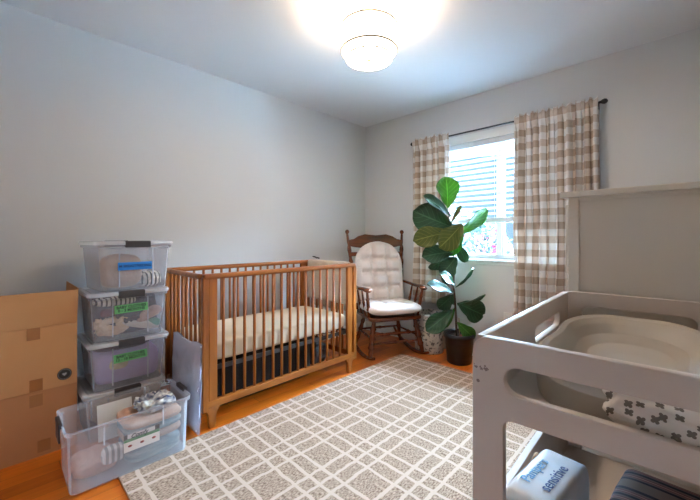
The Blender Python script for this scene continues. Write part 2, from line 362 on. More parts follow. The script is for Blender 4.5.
# ------------------------------------------------------------------ curtains
rod = thing('curtain_rod', 'thin black curtain rod above the window', 'curtain rod', (1.55, 0, 2.08))
MB().tube([(-.80, -.08, 0), (.80, -.08, 0)], .0075, 12).build('pole', BLACK, rod)
for x in (-.80, .80):
    s = 1 if x > 0 else -1
    MB().lathe([(0, -.004), (.010, 0), (.010, .008), (.016, .018), (.019, .03), (.016, .042), (.006, .05), (0, .051)], n=16, M=Matrix.Translation((x-.012*s, -.08, 0)) @ Matrix.Rotation(R(90)*s, 4, 'Y')).build('finial', BLACK, rod)
for x in (-.765, .765):
    MB().tube([(x, 0, -.01), (x, -.04, -.012), (x, -.08, -.011)], .005, 8).box((x-.012, -.006, -.03), (x+.012, 0, .02), .002).build('bracket', BLACK, rod)
def curtain(x0, x1, folds, label, seed, full=1.22):
    z0, z1 = .455, 2.115; nu, nv = folds*14, 40
    def fn(u, v):
        z = z0+(z1-z0)*v; top = max(0, (v-.93)/.07)
        ph = u*folds*2*math.pi+.5*math.sin(u*9+seed)
        wob = .35*noise.noise(Vector((u*4, v*2.2, seed)))
        a = .036*(1-.3*v)
        y = -.078+a*math.sin(ph+wob*2*(1-v))+.010*math.sin(ph*2.3+seed+v*3)*(.4+v*.6)
        flare = (1-v)*.012
        x = x0-flare+(x1-x0+2*flare)*u+.012*math.sin(ph*2+1)*(1-v*.4)+.02*noise.noise(Vector((u*3, v*3, seed+9)))*(1-v)
        if top > 0:
            k = min(1, top*2); y = y*(1-k)+k*(-.0935+.0035*math.sin(ph*1.9)-.004*abs(math.sin(ph*.9+seed)))
            if v == 1: z += .010*math.sin(ph*1.3+1)+.006*math.sin(ph*2.9)
        return Vector((x, y, z))
    Wd = (x1-x0)*full
    t = MB().grid(fn, nu, nv, uv=lambda u, v: (u*Wd, v*(z1-z0))).build('curtain', GING, None, solid=.0015)
    tag(t, label, 'curtain', 'gingham curtain panels'); return t
curtain(.735, 1.15, 6, 'narrower taupe and white gingham curtain left of the window, behind the plant', 1)
curtain(1.755, 2.325, 10, 'wide taupe and white gingham curtain right of the window beside the white cabinet', 4)

# ------------------------------------------------------------------ ceiling light
cl = thing('ceiling_light', 'double drum ceiling light glowing white above the rug', 'ceiling light', (1.466, -1.606, H))
NICK = mat('brushed_nickel', (190, 170, 140), .35, metal=.8); RINGM = mat('bronze_ring', (70, 50, 30), .7); SHM = mat('lamp_fabric', (250, 240, 225), .8, emit=(255, 238, 214), estr=SHADE_E)
MB().lathe([(0, 0), (.052, 0), (.052, -.022), (.046, -.03), (0, -.03)]).build('canopy', NICK, cl)
MB().tube([(0, 0, -.03), (0, 0, -.31)], .006, 10).build('stem', NICK, cl)
MB().lathe([(.160, -.115), (.162, -.115), (.162, -.258), (.160, -.258), (.160, -.115)], n=48).build('lamp_shade', SHM, cl)
MB().lathe([(.162, -.113), (.167, -.113), (.167, -.119), (.162, -.119)], n=48).lathe([(.162, -.252), (.166, -.252), (.166, -.258), (.162, -.258)], n=48).build('trim_ring', RINGM, cl)
MB().lathe([(.159, -.256), (.134, -.257), (.134, -.299)], n=48).build('shade_bottom', SHM, cl)
MB().lathe([(.134, -.300), (0, -.300)], n=48).build('diffuser', mat('lamp_diffuser', (250, 244, 235), .8, emit=(255, 238, 220), estr=DIFF_E), cl)
MB().lathe([(.134, -.295), (.138, -.295), (.138, -.301), (.134, -.301)], n=48).build('diffuser_ring', RINGM, cl)
MB().lathe([(0, -.301), (.016, -.301), (.014, -.308), (.005, -.312), (0, -.313)], n=20).build('finial', NICK, cl)
for a in range(3):
    q = R(a*120+20); MB().tube([(0, 0, -.12), (.16*math.cos(q), .16*math.sin(q), -.12)], .002, 6).build('spider_arm', NICK, cl)
ld = bpy.data.lights.new('bulb', 'POINT'); ld.energy = LAMP_W; ld.color = (1, .80, .58); ld.shadow_soft_size = .04
lo_ = bpy.data.objects.new('bulb', ld); COL.objects.link(lo_); lo_.parent = cl; lo_.location = (.05, 0, -.17)

# ------------------------------------------------------------------ rug
rg = MB().box((.865, -2.735, 0), (2.42, -.448, .010), .003).build('area_rug', RUG); tag(rg, 'beige area rug with white plaid grid lines on the hardwood floor', 'rug')

# ------------------------------------------------------------------ crib
CX0, CX1, CY0, CY1, CH = .19, .83, -2.305, -1.035, .893
cr = thing('crib', 'teak brown slatted baby crib along the left wall', 'crib', (.51, -1.67, 0))
def cp(b, nm, m): return b.build(nm, m, cr, (-.51, 1.67, 0))
for x in (CX0, CX1):
    s = 1 if x == CX1 else -1; xi = x-.03*s
    lo, hi = min(x, xi), max(x, xi)
    cp(MB().box((lo-.004, CY0+.004, CH-.032), (hi+.004, CY1-.004, CH), .011, seg=3), 'top_rail', CRIBR)
    cp(MB().box((lo, CY0+.02, .116), (hi, CY1-.01, .160), .006), 'bottom_rail', CRIBR)
    for y in (CY0+.035, CY1-.1): cp(MB().box((lo+.002, y, .15), (hi-.002, y+.05, CH-.02), .003), 'stile', CRIBW)
    s0 = None
    for k in range(15):
        y = -2.178+k*(.965/14)
        if s0 is None: s0 = MB().tube([(0, 0, .15), (0, 0, CH-.02)], .0095, 8).build('slat', CRIBW, cr)
        o = s0 if k == 0 else copy(s0, cr); o.location = ((lo+hi)/2-.51, y+1.67, 0)
    for y in (CY0, CY1-.034): cp(MB().box((lo, y, .10), (hi, y+.034, CH-.02), .004), 'post', CRIBW)
    for y, sg in ((CY0+.055, 1), (CY1-.075, -1)):
        pts = [(-.045, .0), (-.04*1, -.012), (-.024, -.035), (-.016, -.118), (.016, -.118), (.024, -.035), (.04, -.012), (.045, 0)]
        cp(MB().plate(pts, [], .03, .002, Matrix.Translation(((lo+hi)/2, y, .119)) @ Matrix(((0, 0, 1, 0), (1, 0, 0, 0), (0, 1, 0, 0), (0, 0, 0, 1)))), 'leg', CRIBW)
for y in (CY0+.017, CY1-.017):
    cp(MB().tube([(CX0+.02, y, CH-.018), (CX0+.1, y, CH-.02), (CX1-.1, y, CH-.02), (CX1-.02, y, CH-.018)], .016, 10, flat=1), 'end_rail', CRIBR)
    cp(MB().box((CX0+.03, y-.013, .116), (CX1-.03, y+.013, .160), .005), 'end_bottom_rail', CRIBR)
    s0 = None
    for k in range(8):
        x = CX0+.085+k*(CX1-CX0-.17)/7
        if s0 is None: s0 = MB().tube([(0, 0, .15), (0, 0, CH-.02)], .0095, 8).build('slat', CRIBW, cr)
        o = s0 if k == 0 else copy(s0, cr); o.location = (x-.51, y+1.67, 0)
b = MB(); z = .335
for x in (CX0+.04, CX1-.055): b.box((x, CY0+.045, z-.02), (x+.012, CY1-.045, z+.008), .001)
for y in (CY0+.045, CY1-.06): b.box((CX0+.04, y, z-.02), (CX1-.045, y+.012, z+.008), .001)
cp(b, 'mattress_support', SPRING)
b = MB()
for k in range(24):
    y = CY0+.075+k*.0485
    b.tube([(CX1-.05, y, z+.004), (CX1-.068, y+.010, z+.010), (CX1-.09, y, z+.008), (CX0+.09, y, z+.008), (CX0+.05, y, z+.004)], .0022, 5)
cp(b, 'support_springs', BLACK)
mt = MB()
def mf(u, v):
    a = 2*math.pi*u; bb = math.pi*(v-.5); p = lambda x, e: math.copysign(abs(x)**(2/e), x)
    q = Vector((p(math.cos(bb), 7)*p(math.cos(a), 12)*.278, p(math.cos(bb), 7)*p(math.sin(a), 12)*.585, p(math.sin(bb), 5)*.068))
    q += q.normalized()*.006*noise.noise(q*9); return q
mt.grid(mf, 96, 32, closed_u=True)
mo = mt.build('crib_mattress', CREAM, None, (.505, -1.67, .418)); tag(mo, 'mattress in a cream fitted sheet inside the crib', 'mattress')
ub = thing('underbed_dark_filler', 'low black bag shape added to darken the space under the crib', 'storage bag', (.44, -1.78, 0))  # invented bag, added so the space under the crib stays black
MB().box((-.19, -.43, .0), (.19, .43, .27), .03, seg=3).build('filler_body', mat('filler_black', (30, 26, 26), .95, bump=.5, bs=80), ub)
MB().tube([(-.16, -.40, .272), (.16, -.40, .272), (.16, .40, .272)], .003, 6).build('filler_trim', BLACK, ub)
gb = cloth_ = blob((0, 0, 0), (.15, .085, .11), 2.6, .03, 12, 5).build('grey_bundle', mat('grey_bundle_cloth', (104, 102, 108), .7, rgb2=(60, 58, 62), vs=14), None, (.45, -1.20, .12)); tag(gb, 'crumpled grey bundle under the far end of the crib', 'bundle')
# quilt over far end of crib
def qf(u, v):
    L_ = v*.80; y0 = CY1-.017; rr = .022; x = .235+.52*u; hang = .33
    if L_ < hang: y, z = y0-rr, CH-.018-(hang-L_)
    elif L_ < hang+math.pi*rr: t = (L_-hang)/rr; y, z = y0-rr*math.cos(t), CH-.018+rr*math.sin(t)
    else: y, z = y0+rr, CH-.018-(L_-hang-math.pi*rr)
    return Vector((x+.004*math.sin(v*20), y+.003*math.sin(u*25)*(1 if L_ > hang else -1), z))
q = MB().grid(qf, 30, 50).build('knit_blanket', QUILT, None, solid=.006); tag(q, 'cream knit blanket hanging over the far end of the crib', 'blanket')
cb = MB(); pts = []
for k in range(30):
    t = k/29*2*math.pi*1.6; pts.append((.30+.035*math.cos(t)+k*.002, CY1-.017+.014*math.sin(t), .912+.004*math.sin(t*.5)+.013*abs(math.sin(t/2))))
cb.tube(pts, .004, 6); tag(cb.build('coiled_cable', BLACK), 'small coil of black cable on the blanket at the crib corner', 'cable')

# ------------------------------------------------------------------ storage boxes
def loft(rings):
    b = bmesh.new(); RR = [[b.verts.new(p) for p in r] for r in rings]; n = len(RR[0])
    for i in range(len(RR)-1):
        for k in range(n):
            f = b.faces.new((RR[i][k], RR[i][(k+1) % n], RR[i+1][(k+1) % n], RR[i+1][k])); f.smooth = False
    return b, RR
def ring(w, l, r, z): return [(x, y, z) for x, y in rrect(-w/2, -l/2, w/2, l/2, r, 5)]
def bin_body(w, l, h, tap=.03):
    t = .002
    b, RR = loft([ring(w-2*tap, l-2*tap, .03, 0), ring(w-2*tap+.004, l-2*tap+.004, .03, .006), ring(w-.026, l-.026, .03, h-.022), ring(w-.004, l-.004, .035, h-.018), ring(w, l, .037, h), ring(w-.006, l-.006, .035, h+.001),
                  ring(w-.022, l-.022, .03, h-.012), ring(w-.03, l-.03, .028, h-.024), ring(w-2*tap, l-2*tap, .028, .008)])
    b.faces.new(RR[0][::-1]); b.faces.new(RR[-1]); m = MB(); m.add(b); return m
def storage(name, label, loc, w, l, h, lid=True, rz=0, group='clear storage boxes'):
    t = thing(name, label, 'storage box', loc, rz, group)
    bin_body(w, l, h-(.018 if lid else 0)).build('body', CLEAR, t)
    for y in (-l*.22, l*.22):
        for sx in (-1, 1): MB().box((sx*(w/2-.022)-.002, y-.003, .02), (sx*(w/2-.022)+.002, y+.003, h-.04), .0008).build('rib', LID, t)
    if lid:
        b, RR = loft([ring(w-.03, l-.03, .035, h-.017), ring(w+.008, l+.008, .04, h-.020), ring(w+.014, l+.014, .042, h-.010), ring(w+.006, l+.006, .04, h), ring(w-.03, l-.03, .035, h+.001), ring(w-.06, l-.06, .03, h-.008), ring(w-.09, l-.09, .03, h-.008)])
        b.faces.new(RR[-1]); b.faces.new(RR[0][::-1]); x = MB(); x.add(b); x.build('lid', LID, t)
        for s in (-1, 1):
            MB().box((s*(w/2+.001)-.009, -.065, h-.034), (s*(w/2+.001)+.010, .065, h+.003), .004).box((s*(w/2-.004)-.011, -.062, h-.002), (s*(w/2-.004)+.011, .062, h+.004), .002).build('latch', LATCH, t)
    return t
SC = (.350, -2.587)
GREEN = mat('green_tape', (104, 176, 106), .6); BLUE = mat('blue_tape', (24, 122, 196), .6); INK = mat('ink', (18, 24, 28), .7); INKB = mat('ink_blue', (10, 40, 90), .7)
FACE = lambda x, y, z, tilt=0: Matrix.Translation((x, y, z)) @ Matrix.Rotation(R(90), 4, 'Z') @ Matrix.Rotation(R(90)+tilt, 4, 'X')
def tape(t, m, ink, x, y, z, ln, hh, s, size, tilt=-.055, roll=0):
    Mx = FACE(x, y, z, tilt) @ Matrix.Rotation(roll, 4, 'Z')
    MB().box((-ln/2, -hh/2, 0), (ln/2, hh/2, .0008), 0, M=Mx).build('tape_label', m, t)
    text(s, size, ink, t.children[-1] if False else t, Mx @ Matrix.Translation((0, 0, .001)), bold=.0006)
w_, l_ = .385, .395
b4 = storage('storage_box', 'clear lidded box at the bottom of the stack, behind the open box', (SC[0], SC[1]-.02, 0), w_, l_, .262)
b3 = storage('storage_box', 'clear lidded box of lilac clothes, third from top of the stack', (SC[0], SC[1], .264), w_, l_, .262)
b2 = storage('storage_box', 'clear lidded box of mixed dark and beige clothes, second from top of the stack', (SC[0], SC[1], .530), w_, l_, .270)
b1 = storage('storage_box', 'clear lidded box with blue tape label, topmost of the stack', (SC[0]-.010, SC[1]+.020, .804), w_, l_, .276, rz=R(4))
xf = w_/2-.013
tape(b1, BLUE, INKB, xf-.003, -.008, .136, .175, .044, 'M BREASTFEEDING', .0195)
tape(b2, GREEN, INK, xf-.002, .002, .172, .165, .046, 'BABY CLOTHES\n0 - 3 MONTHS', .021, roll=.02)
tape(b3, GREEN, INK, xf-.002, -.002, .165, .165, .046, 'BABY CLOTHES\n12 - 18 MONTHS', .020, roll=.02)
# contents
NAVY = mat('navy_cloth', (40, 42, 56), .9, rgb2=(74, 76, 92), vs=12); BEIGE = mat('beige_cloth', (224, 194, 160), .95, var=.15, vs=14, bump=.4, bs=60)
LILAC = mat('lilac_cloth', (196, 166, 204), .95, var=.08, vs=10, bump=.3, bs=60); DUSK = mat('dusk_cloth', (78, 66, 86), .95)
TAN = mat('tan_fleece', (186, 148, 122), .95, bump=.6, bs=90); PINKC = mat('dusty_pink_cloth', (196, 160, 146), .95, var=.1, vs=12); MAROON = mat('maroon_cloth', (110, 40, 52), .9)
TEAL = mat('teal_cloth', (104, 134, 146), .95, rgb2=(176, 184, 180), vs=7, stretch=(1, 1, 7), bump=.5, bs=40); SALM = mat('salmon_cloth', (200, 146, 120), .95, rgb2=(222, 196, 176), vs=7, stretch=(1, 1, 7), bump=.5, bs=40); OFFW = mat('offwhite_cloth', (222, 214, 202), .95, bump=.3, bs=60)
ZEBRA = stripes('black_white_print', 1, .022, [(0, (226, 216, 200)), (.62, (50, 48, 54))]); GSTR = stripes('grey_stripe', 1, .022, [(0, (228, 224, 216)), (.5, (150, 150, 152))])
PRINT = mat('blue_white_print', (52, 66, 104), .9, rgb2=(226, 220, 208), vs=26)
def cloth(nm, c, s, m, label, cat, e=3, amp=.012, fr=14, seed=0, group=None, nu=56, nv=32):
    o = blob((0, 0, 0), s, e, amp, fr, seed, nu=nu, nv=nv).build(nm, m, None, c); tag(o, label, cat, group); return o
x, y = SC
cloth('folded_clothes', (x, y-.02, .125), (.13, .15, .10), BEIGE, 'beige and tan clothes packed in the bottom box of the stack', 'clothes')
cloth('folded_blanket', (x, y, .264+.102), (.148, .158, .088), LILAC, 'lilac clothes filling the third box of the stack', 'clothes', e=7, amp=.006)
cloth('dark_garment', (x-.01, y-.02, .264+.208), (.14, .15, .018), DUSK, 'dark garment on top of the lilac clothes in the box', 'clothes', amp=.006)
cloth('cream_garment', (x+.150, y-.055, .264+.128), (.006, .045, .03), BEIGE, 'cream garment pressed against the front of the lilac box', 'clothes', amp=.003)
z0 = .530
cloth('folded_clothes', (x-.005, y, z0+.124), (.140, .160, .110), NAVY, 'dark navy clothes in the middle of the second box', 'clothes', e=6, amp=.010, fr=20)
cloth('crumpled_clothes', (x+.118, y-.085, z0+.072), (.034, .078, .050), BEIGE, 'crumpled beige clothes in the lower left of the second box', 'clothes', amp=.022, fr=34)
cloth('striped_garment', (x+.105, y-.065, z0+.212), (.065, .10, .024), ZEBRA, 'cream and black striped garment at the top of the second box', 'clothes', amp=.006)
cloth('dusty_pink_garment', (x+.130, y+.095, z0+.118), (.032, .075, .030), PINKC, 'dusty pink garment at the right of the second box', 'clothes', amp=.010).rotation_euler = (R(22), 0, 0)
cloth('beige_garment', (x+.132, y+.055, z0+.065), (.024, .10, .022), OFFW, 'off-white garment low in the middle of the second box', 'clothes', amp=.006).rotation_euler = (R(-17), 0, 0)
cloth('mint_garment', (x+.134, y+.125, z0+.062), (.018, .035, .024), mat('mint_cloth', (120, 176, 150), .95), 'small mint green garment at the lower right of the second box', 'clothes', amp=.006)
cloth('crumpled_shirt', (x+.125, y+.02, z0+.098), (.03, .06, .022), NAVY, 'small navy garment bulging behind the front of the second box', 'clothes', amp=.012, fr=30)
cloth('maroon_garment', (x+.138, y-.10, z0+.155), (.022, .04, .022), MAROON, 'maroon garment at the left of the second box', 'clothes', amp=.004)
z0 = .804
cloth('tan_fleece_bundle', (x+.075, y-.035, z0+.105), (.085, .105, .095), TAN, 'rounded tan fleece bundle in the topmost box', 'clothes', e=3.2, amp=.006, fr=8)
cloth('beige_garment', (x-.06, y-.095, z0+.085), (.05, .055, .07), BEIGE, 'beige garment at the left of the topmost box', 'clothes', amp=.008)
cloth('striped_garment', (x+.075, y+.118, z0+.050), (.075, .058, .042), ZEBRA, 'cream and black striped garment at the right of the topmost box', 'clothes', amp=.010)
# open bin in front
bx = thing('open_storage_box', 'long clear storage box without a lid in front of the stack', 'storage box', (.808, -2.672, .011), 0)
bw, bl_, bh = .315, .515, .275
bin_body(bw, bl_, bh, .022).build('body', plastic('clear_plastic_front', (244, 244, 248), .15), bx)
for yy in (-.12, .12):
    for sx in (-1, 1): MB().box((sx*(bw/2-.010)-.002, yy-.003, bh-.10), (sx*(bw/2-.010)+.002, yy+.003, bh-.005), .0008).build('rib', LID, bx)
for s in (-1, 1):
    MB().box((-.055, s*(bl_/2)-.010, bh-.012), (.055, s*(bl_/2+.003)+.008, bh+.008), .003).box((-.05, s*(bl_/2+.006)-.003, bh-.075), (.05, s*(bl_/2+.006)+.004, bh-.008), .002).build('latch', LATCH, bx)
# sticker on near face
xs = bw/2-.0165; Mx = FACE(xs, .03, .145, -.036)
STK = mat('sticker_paper', (226, 212, 200), .5); SGR = mat('sticker_green', (98, 138, 92), .5); SDK = mat('sticker_dark', (70, 58, 52), .5); SRD = mat('sticker_red', (150, 70, 54), .5)
st = MB().box((-.075, -.042, 0), (.075, .036, .0006), M=Mx).build('sticker', STK, bx)
MB().box((-.075, .002, .0006), (.075, .016, .0009), M=Mx).build('sticker_band', SGR, st)
MB().box((-.075, .014, .0006), (-.060, .036, .0009), M=Mx).box((.055, .014, .0006), (.075, .036, .0009), M=Mx).build('sticker_photo', SDK, st)
text('Comfy', .026, INK, st, Mx @ Matrix.Translation((-.012, .023, .001)), bold=.0005, shear=.3)
for k in (-.05, 0, .05): MB().lathe([(0, 0), (.009, 0), (.009, .0004), (0, .0004)], n=12, M=Mx @ Matrix.Translation((k, -.018, .0006)) @ Matrix.Scale(.6, 4, (0, 1, 0))).build('sticker_picture', SRD, st)
cx, cy = .808, -2.672
cloth('folded_blanket', (cx, cy+.10, .062), (.120, .125, .046), TEAL, 'teal folded blanket at the bottom right of the open box', 'blanket', e=4, amp=.006)
cloth('folded_blanket', (cx, cy+.10, .128), (.122, .130, .020), SALM, 'salmon folded blanket in the open box above the teal blanket', 'blanket', e=4, amp=.005)
cloth('folded_blanket', (cx, cy+.10, .166), (.124, .132, .017), TEAL, 'thin teal folded blanket near the top of the open box', 'blanket', e=4, amp=.005)
cloth('folded_blanket', (cx, cy+.10, .203), (.124, .134, .018), SALM, 'salmon folded cloth under the printed clothes in the open box', 'blanket', e=4, amp=.006)
cloth('printed_clothes', (cx-.01, cy+.125, .246), (.085, .085, .028), PRINT, 'crumpled blue and white printed clothes on top in the open box', 'clothes', amp=.018, fr=30)
cloth('striped_pouch', (cx+.085, cy-.075, .105), (.030, .045, .035), GSTR, 'grey and white striped pouch in the left half of the open box', 'pouch', e=4, amp=.003)
cloth('pink_cloth', (cx-.01, cy-.13, .055), (.090, .085, .035), PINKC, 'pale pink cloth at the bottom left of the open box', 'cloth', e=3.5, amp=.008)
pc = MB().box((-.0015, -.075, -.085), (.0015, .075, .085), .0005).build('paper_card', mat('white_card', (212, 206, 196), .8), None, (cx-.085, cy-.03, .185)); pc.rotation_euler = (0, R(-14), 0)
tag(pc, 'blank off-white card standing in the open box', 'card')
# zipped plastic bag leaning against the crib
def pb(u, v):
    x = .455+.42*u; z = .012+.49*v; e = (1-abs(2*u-1)**6)*(1-abs(2*v-1)**6)
    return x, z, e
PB = MB()
for s in (-1, 1):
    PB.grid(lambda u, v, s=s: Vector((pb(u, v)[0], -2.345+.012*v+s*(.004+.022*pb(u, v)[2]*(1+.5*noise.noise(Vector((u*6, v*7, s*3))))), pb(u, v)[1]+.012*math.sin(u*9)*(v > .9))), 30, 30)
bag = thing('plastic_garment_bag', 'tall translucent plastic bag standing between the open box and the crib', 'bag', (.66, -2.345, 0))
PB.build('bag_film', BAGP, bag, (-.66, 2.345, 0))
MB().grid(lambda u, v: Vector((.475+.38*u-.66+.05*v*(1-u), .008*math.sin(v*11+u*5)+.010*v+.005*noise.noise(Vector((u*9, v*9, 1))), .03+(.24+.14*u)*v)), 30, 30).build('folded_fabric', mat('lilac_grey_fabric', (206, 206, 226), .9, rgb2=(246, 246, 252), vs=9, stretch=(2, 1, 1)), bag, solid=.004)
MB().tube([(.46-.66, .01, .497), (.87-.66, .01, .497)], .004, 8).build('zipper_edge', LID, bag)

# ------------------------------------------------------------------ cardboard boxes
def cardbox(z0, h, flaps, m, label, ywall):
    t = thing('cardboard_box', label, 'cardboard box', (.245, -3.10, z0), 0, 'stacked cardboard boxes')
    w, l = .43, .555; th = .005; b = MB()
    b.box((w/2-th, -l/2, 0), (w/2, l/2, h)); b.box((-w/2, -l/2, 0), (-w/2+th, l/2, h)); b.box((-w/2+th, -l/2, 0), (w/2-th, -l/2+th, h)); b.box((-w/2+th, l/2-th, 0), (w/2-th, l/2, h)); b.box((-w/2+th, -l/2+th, 0), (w/2-th, l/2-th, th))
    b.build('carton', m, t)
    if flaps:
        F = .178
        for (lo, hi, rot, piv) in (((0, -l/2, 0), (.004, l/2, F), ('Y', 7), (w/2-.003, 0, h+.002)),
                                   ((-w/2+.004, -.004, 0), (w/2-.004, 0, F+.005), ('X', -2), (0, l/2, h))):
            MB().box(lo, hi, M=Matrix.Translation(piv) @ Matrix.Rotation(R(rot[1]), 4, rot[0])).build('flap', m, t)
    else:
        for s in (-1, 1): MB().box((-w/2 if s < 0 else .001, -l/2, h), (-.001 if s < 0 else w/2, l/2, h+.004)).build('flap', m, t)
    return t
k1 = cardbox(0, .325, False, CARD2, 'closed cardboard box on the floor under the open one', 0)
k2 = cardbox(.331, .318, True, CARD, 'cardboard box with raised flaps on top of another box', 0)
k2.location.x += .004
for t, z, yt in ((k1, .05, .145), (k1, .285, .115), (k2, .032, .115), (k2, .290, .105)):
    MB().box((.2152, yt-.025, z-.03), (.2160, yt+.025, z+.03)).build('packing_tape', TAPE, t)
Mx = FACE(.2158, .225, .058); BADGE = mat('badge_black', (44, 44, 42), .6); BADW = mat('badge_grey', (150, 150, 146), .6)
bd = MB().lathe([(0, 0), (.030, 0), (.030, .0005), (0, .0005)], n=28, M=Mx).build('round_badge', BADGE, k2)
hp = []
for k in range(24):
    t = 2*math.pi*k/24; hp.append((.0006*16*math.sin(t)**3, .0006*(13*math.cos(t)-5*math.cos(2*t)-2*math.cos(3*t)-math.cos(4*t))))
MB().plate(hp, [], .0008, .0001, Mx @ Matrix.Translation((0, 0, .0010))).build('badge_heart', BADW, bd)
b = MB()
for k in range(24):
    a = 2*math.pi*k/24; b.box((-.0012, .023, .0005), (.0012, .0275, .0009), M=Mx @ Matrix.Rotation(a, 4, 'Z'))
b.build('badge_lettering', BADW, bd)

# ------------------------------------------------------------------ rocking chair
rc = thing('rocking_chair', 'dark oak rocking chair with turned legs beside the crib', 'rocking chair', (.92, -.60, 0), R(62))
def turned(p0, p1, r, name, m=CHAIRW, beads=(.25, .5, .75), par=rc):
    P0, P1 = Vector(p0), Vector(p1); n = 28; pts = []; rad = []
    for k in range(n+1):
        t = k/n; q = r*(.72+.45*math.sin(math.pi*t))
        for bz in beads:
            d = (t-bz)/.035; q += r*.38*math.exp(-d*d); d = (t-bz-.055)/.02; q -= r*.22*math.exp(-d*d)
        pts.append(P0.lerp(P1, t)); rad.append(q)
    return MB().tube(pts, rad, 12).build(name, m, par)
def rocker(x):
    pts = []; rad = []
    for k in range(25):
        t = k/24; y = -.10+.72*t; z = .016+.32*(t-.42)**2; pts.append((x+(.0 if 1 else 0), y, z)); rad.append(.016*(.75+.35*math.sin(math.pi*t)))
    return MB().tube(pts, rad, 10, flat=1.0).build('rocker', CHAIRW, rc)
rocker(-.26); rocker(.26)
for s in (-1, 1):
    turned((s*.20, .05, .365), (s*.26, 0, .045), .021, 'leg'); turned((s*.17, .36, .365), (s*.245, .44, .035), .016, 'leg')
    turned((s*.225, .03, .20), (s*.215, .40, .19), .009, 'stretcher', beads=(.5,))
turned((-.226, .028, .235), (.226, .028, .235), .011, 'stretcher', beads=(.2, .5, .8)); turned((-.22, .028, .155), (.22, .028, .155), .009, 'stretcher', beads=(.5,))
turned((-.21, .40, .20), (.21, .40, .20), .010, 'stretcher', beads=(.5,))
MB().plate(rrect(-.255, -.03, .255, .45, (.06, .09, .09, .06), 6), [], .034, .008, Matrix.Translation((0, 0, .375))).build('seat', CHAIRW, rc)
def backpt(t): return .42+.11*t    # y at height fraction
for s in (-1, 1):
    turned((s*.235, .42, .39), (s*.305, .525, 1.135), .0165, 'back_post', beads=(.12, .3, .62, .8))
    MB().lathe([(.0, -.004), (.012, 0), (.010, .008), (.019, .020), (.022, .032), (.017, .045), (.006, .052), (0, .053)], n=16, M=Matrix.Translation((s*.306, .527, 1.133))).build('finial', CHAIRW, rc)
cp_ = [(-.30, .015), (-.30, .075), (-.24, .085), (-.19, .115), (-.12, .135), (-.05, .128), (0, .124), (.05, .128), (.12, .135), (.19, .115), (.24, .085), (.30, .075), (.30, .015), (.22, .0), (.1, -.012), (0, -.016), (-.1, -.012), (-.22, 0)]
tl = Matrix.Rotation(R(90-8), 4, 'X')
MB().plate(cp_, [], .024, .006, Matrix.Translation((0, .505, 1.005)) @ tl).build('crest_rail', CHAIRW, rc)
MB().box((-.29, -.010, -.02), (.29, .010, .022), .005, M=Matrix.Translation((0, .49, .935))).build('back_rail', CHAIRW, rc)
for k in range(6):
    x = -.20+k*.08; turned((x*.85, .42, .39), (x, .488, .925), .009, 'spindle', beads=(.3, .7))
for s in (-1, 1):
    pts = []; rad = []
    for k in range(13):
        t = k/12; pts.append((s*(.272+.035*math.sin(math.pi*t)), .44-.44*t, .655-.02*math.sin(math.pi*t)+(.0 if t < .8 else -.02*(t-.8)/.2))); rad.append(.020+.014*t)
    MB().tube(pts, rad, 12, flat=.55).build('arm', CHAIRW, rc)
    turned((s*.245, .06, .39), (s*.275, .03, .625), .014, 'arm_support', beads=(.3, .7)); turned((s*.245, .16, .39), (s*.285, .14, .625), .010, 'arm_support', beads=(.5,))
    turned((s*.245, .27, .39), (s*.288, .26, .625), .010, 'arm_support', beads=(.5,))
# cushions
def seam(v, seams, w): return sum(math.exp(-((v-s)/w)**2) for s in seams)
def bcf(sg):
    def fn(u, v):
        X = 2*u-1; z = v*.60
        hw = .258
        if z > .34: hw = .258*math.sqrt(max(0, 1-((z-.34)/.262)**2.3))
        x = X*max(hw, .001)
        ed = (1-abs(X)**3.5)**.5*min(1, ((.602-z)/.05)**.5 if z < .602 else 0)*min(1, ((z+.004)/.04)**.5)
        puff = 1-.5*seam(x, (-.078, .078), .022)-.5*seam(z, (.15, .29, .43), .022)*(abs(x) < .2)
        for sx in (-.078, .078):
            for sz in (.15, .29, .43): puff -= .45*math.exp(-(((x-sx)/.024)**2+((z-sz)/.02)**2))
        y = sg*.072*ed*max(.15, puff+.05*noise.noise(Vector((x*15, z*15, 2))))
        return Vector((x, y, z))
    return fn
bc = thing('back_cushion', 'tufted off-white back cushion with a rounded top on the rocking chair', 'cushion', (.92, -.60, 0), R(62))
M2 = Matrix.Translation((-.012, .352, .470)) @ Matrix.Rotation(R(-9), 4, 'X')
b = MB(); b.grid(bcf(-1), 56, 64, M=M2); b.grid(bcf(1), 56, 64, M=M2); bmesh.ops.remove_doubles(b.bm, verts=b.bm.verts[:], dist=.0008); b.build('cushion_cover', CUSH, bc)
for s in (-1, 1): MB().tube([(s*.235, .40, .80), (s*.26, .44, .79), (s*.275, .45, .77)], .005, 6).build('tie', CUSH, bc)
def scf(u, v):
    a = 2*math.pi*u; bb = math.pi*(v-.5); p = lambda x, e: math.copysign(abs(x)**(2/e), x)
    q = Vector((p(math.cos(bb), 2.4)*p(math.cos(a), 4.5)*.265, p(math.cos(bb), 2.4)*p(math.sin(a), 4.5)*.225, p(math.sin(bb), 2.4)*.060))
    if q.z > 0:
        puff = 1
        for sx in (-.085, .085):
            for sy in (-.07, .07): puff -= .38*math.exp(-(((q.x-sx)/.03)**2+((q.y-sy)/.03)**2))
        puff -= .22*seam(q.x, (-.085, .085), .02)*(abs(q.y) < .19)+.22*seam(q.y, (-.07, .07), .02)*(abs(q.x) < .22); q.z *= max(.2, puff)
    return q+Vector((0, 0, .004*noise.noise(q*12)))
sc = MB().grid(scf, 80, 40, closed_u=True).build('seat_cushion', CUSH, None, (.92-.883*.165, -.60+.47*.165, .455)); sc.rotation_euler = (0, 0, R(62))
tag(sc, 'tufted off-white seat cushion on the rocking chair', 'cushion')

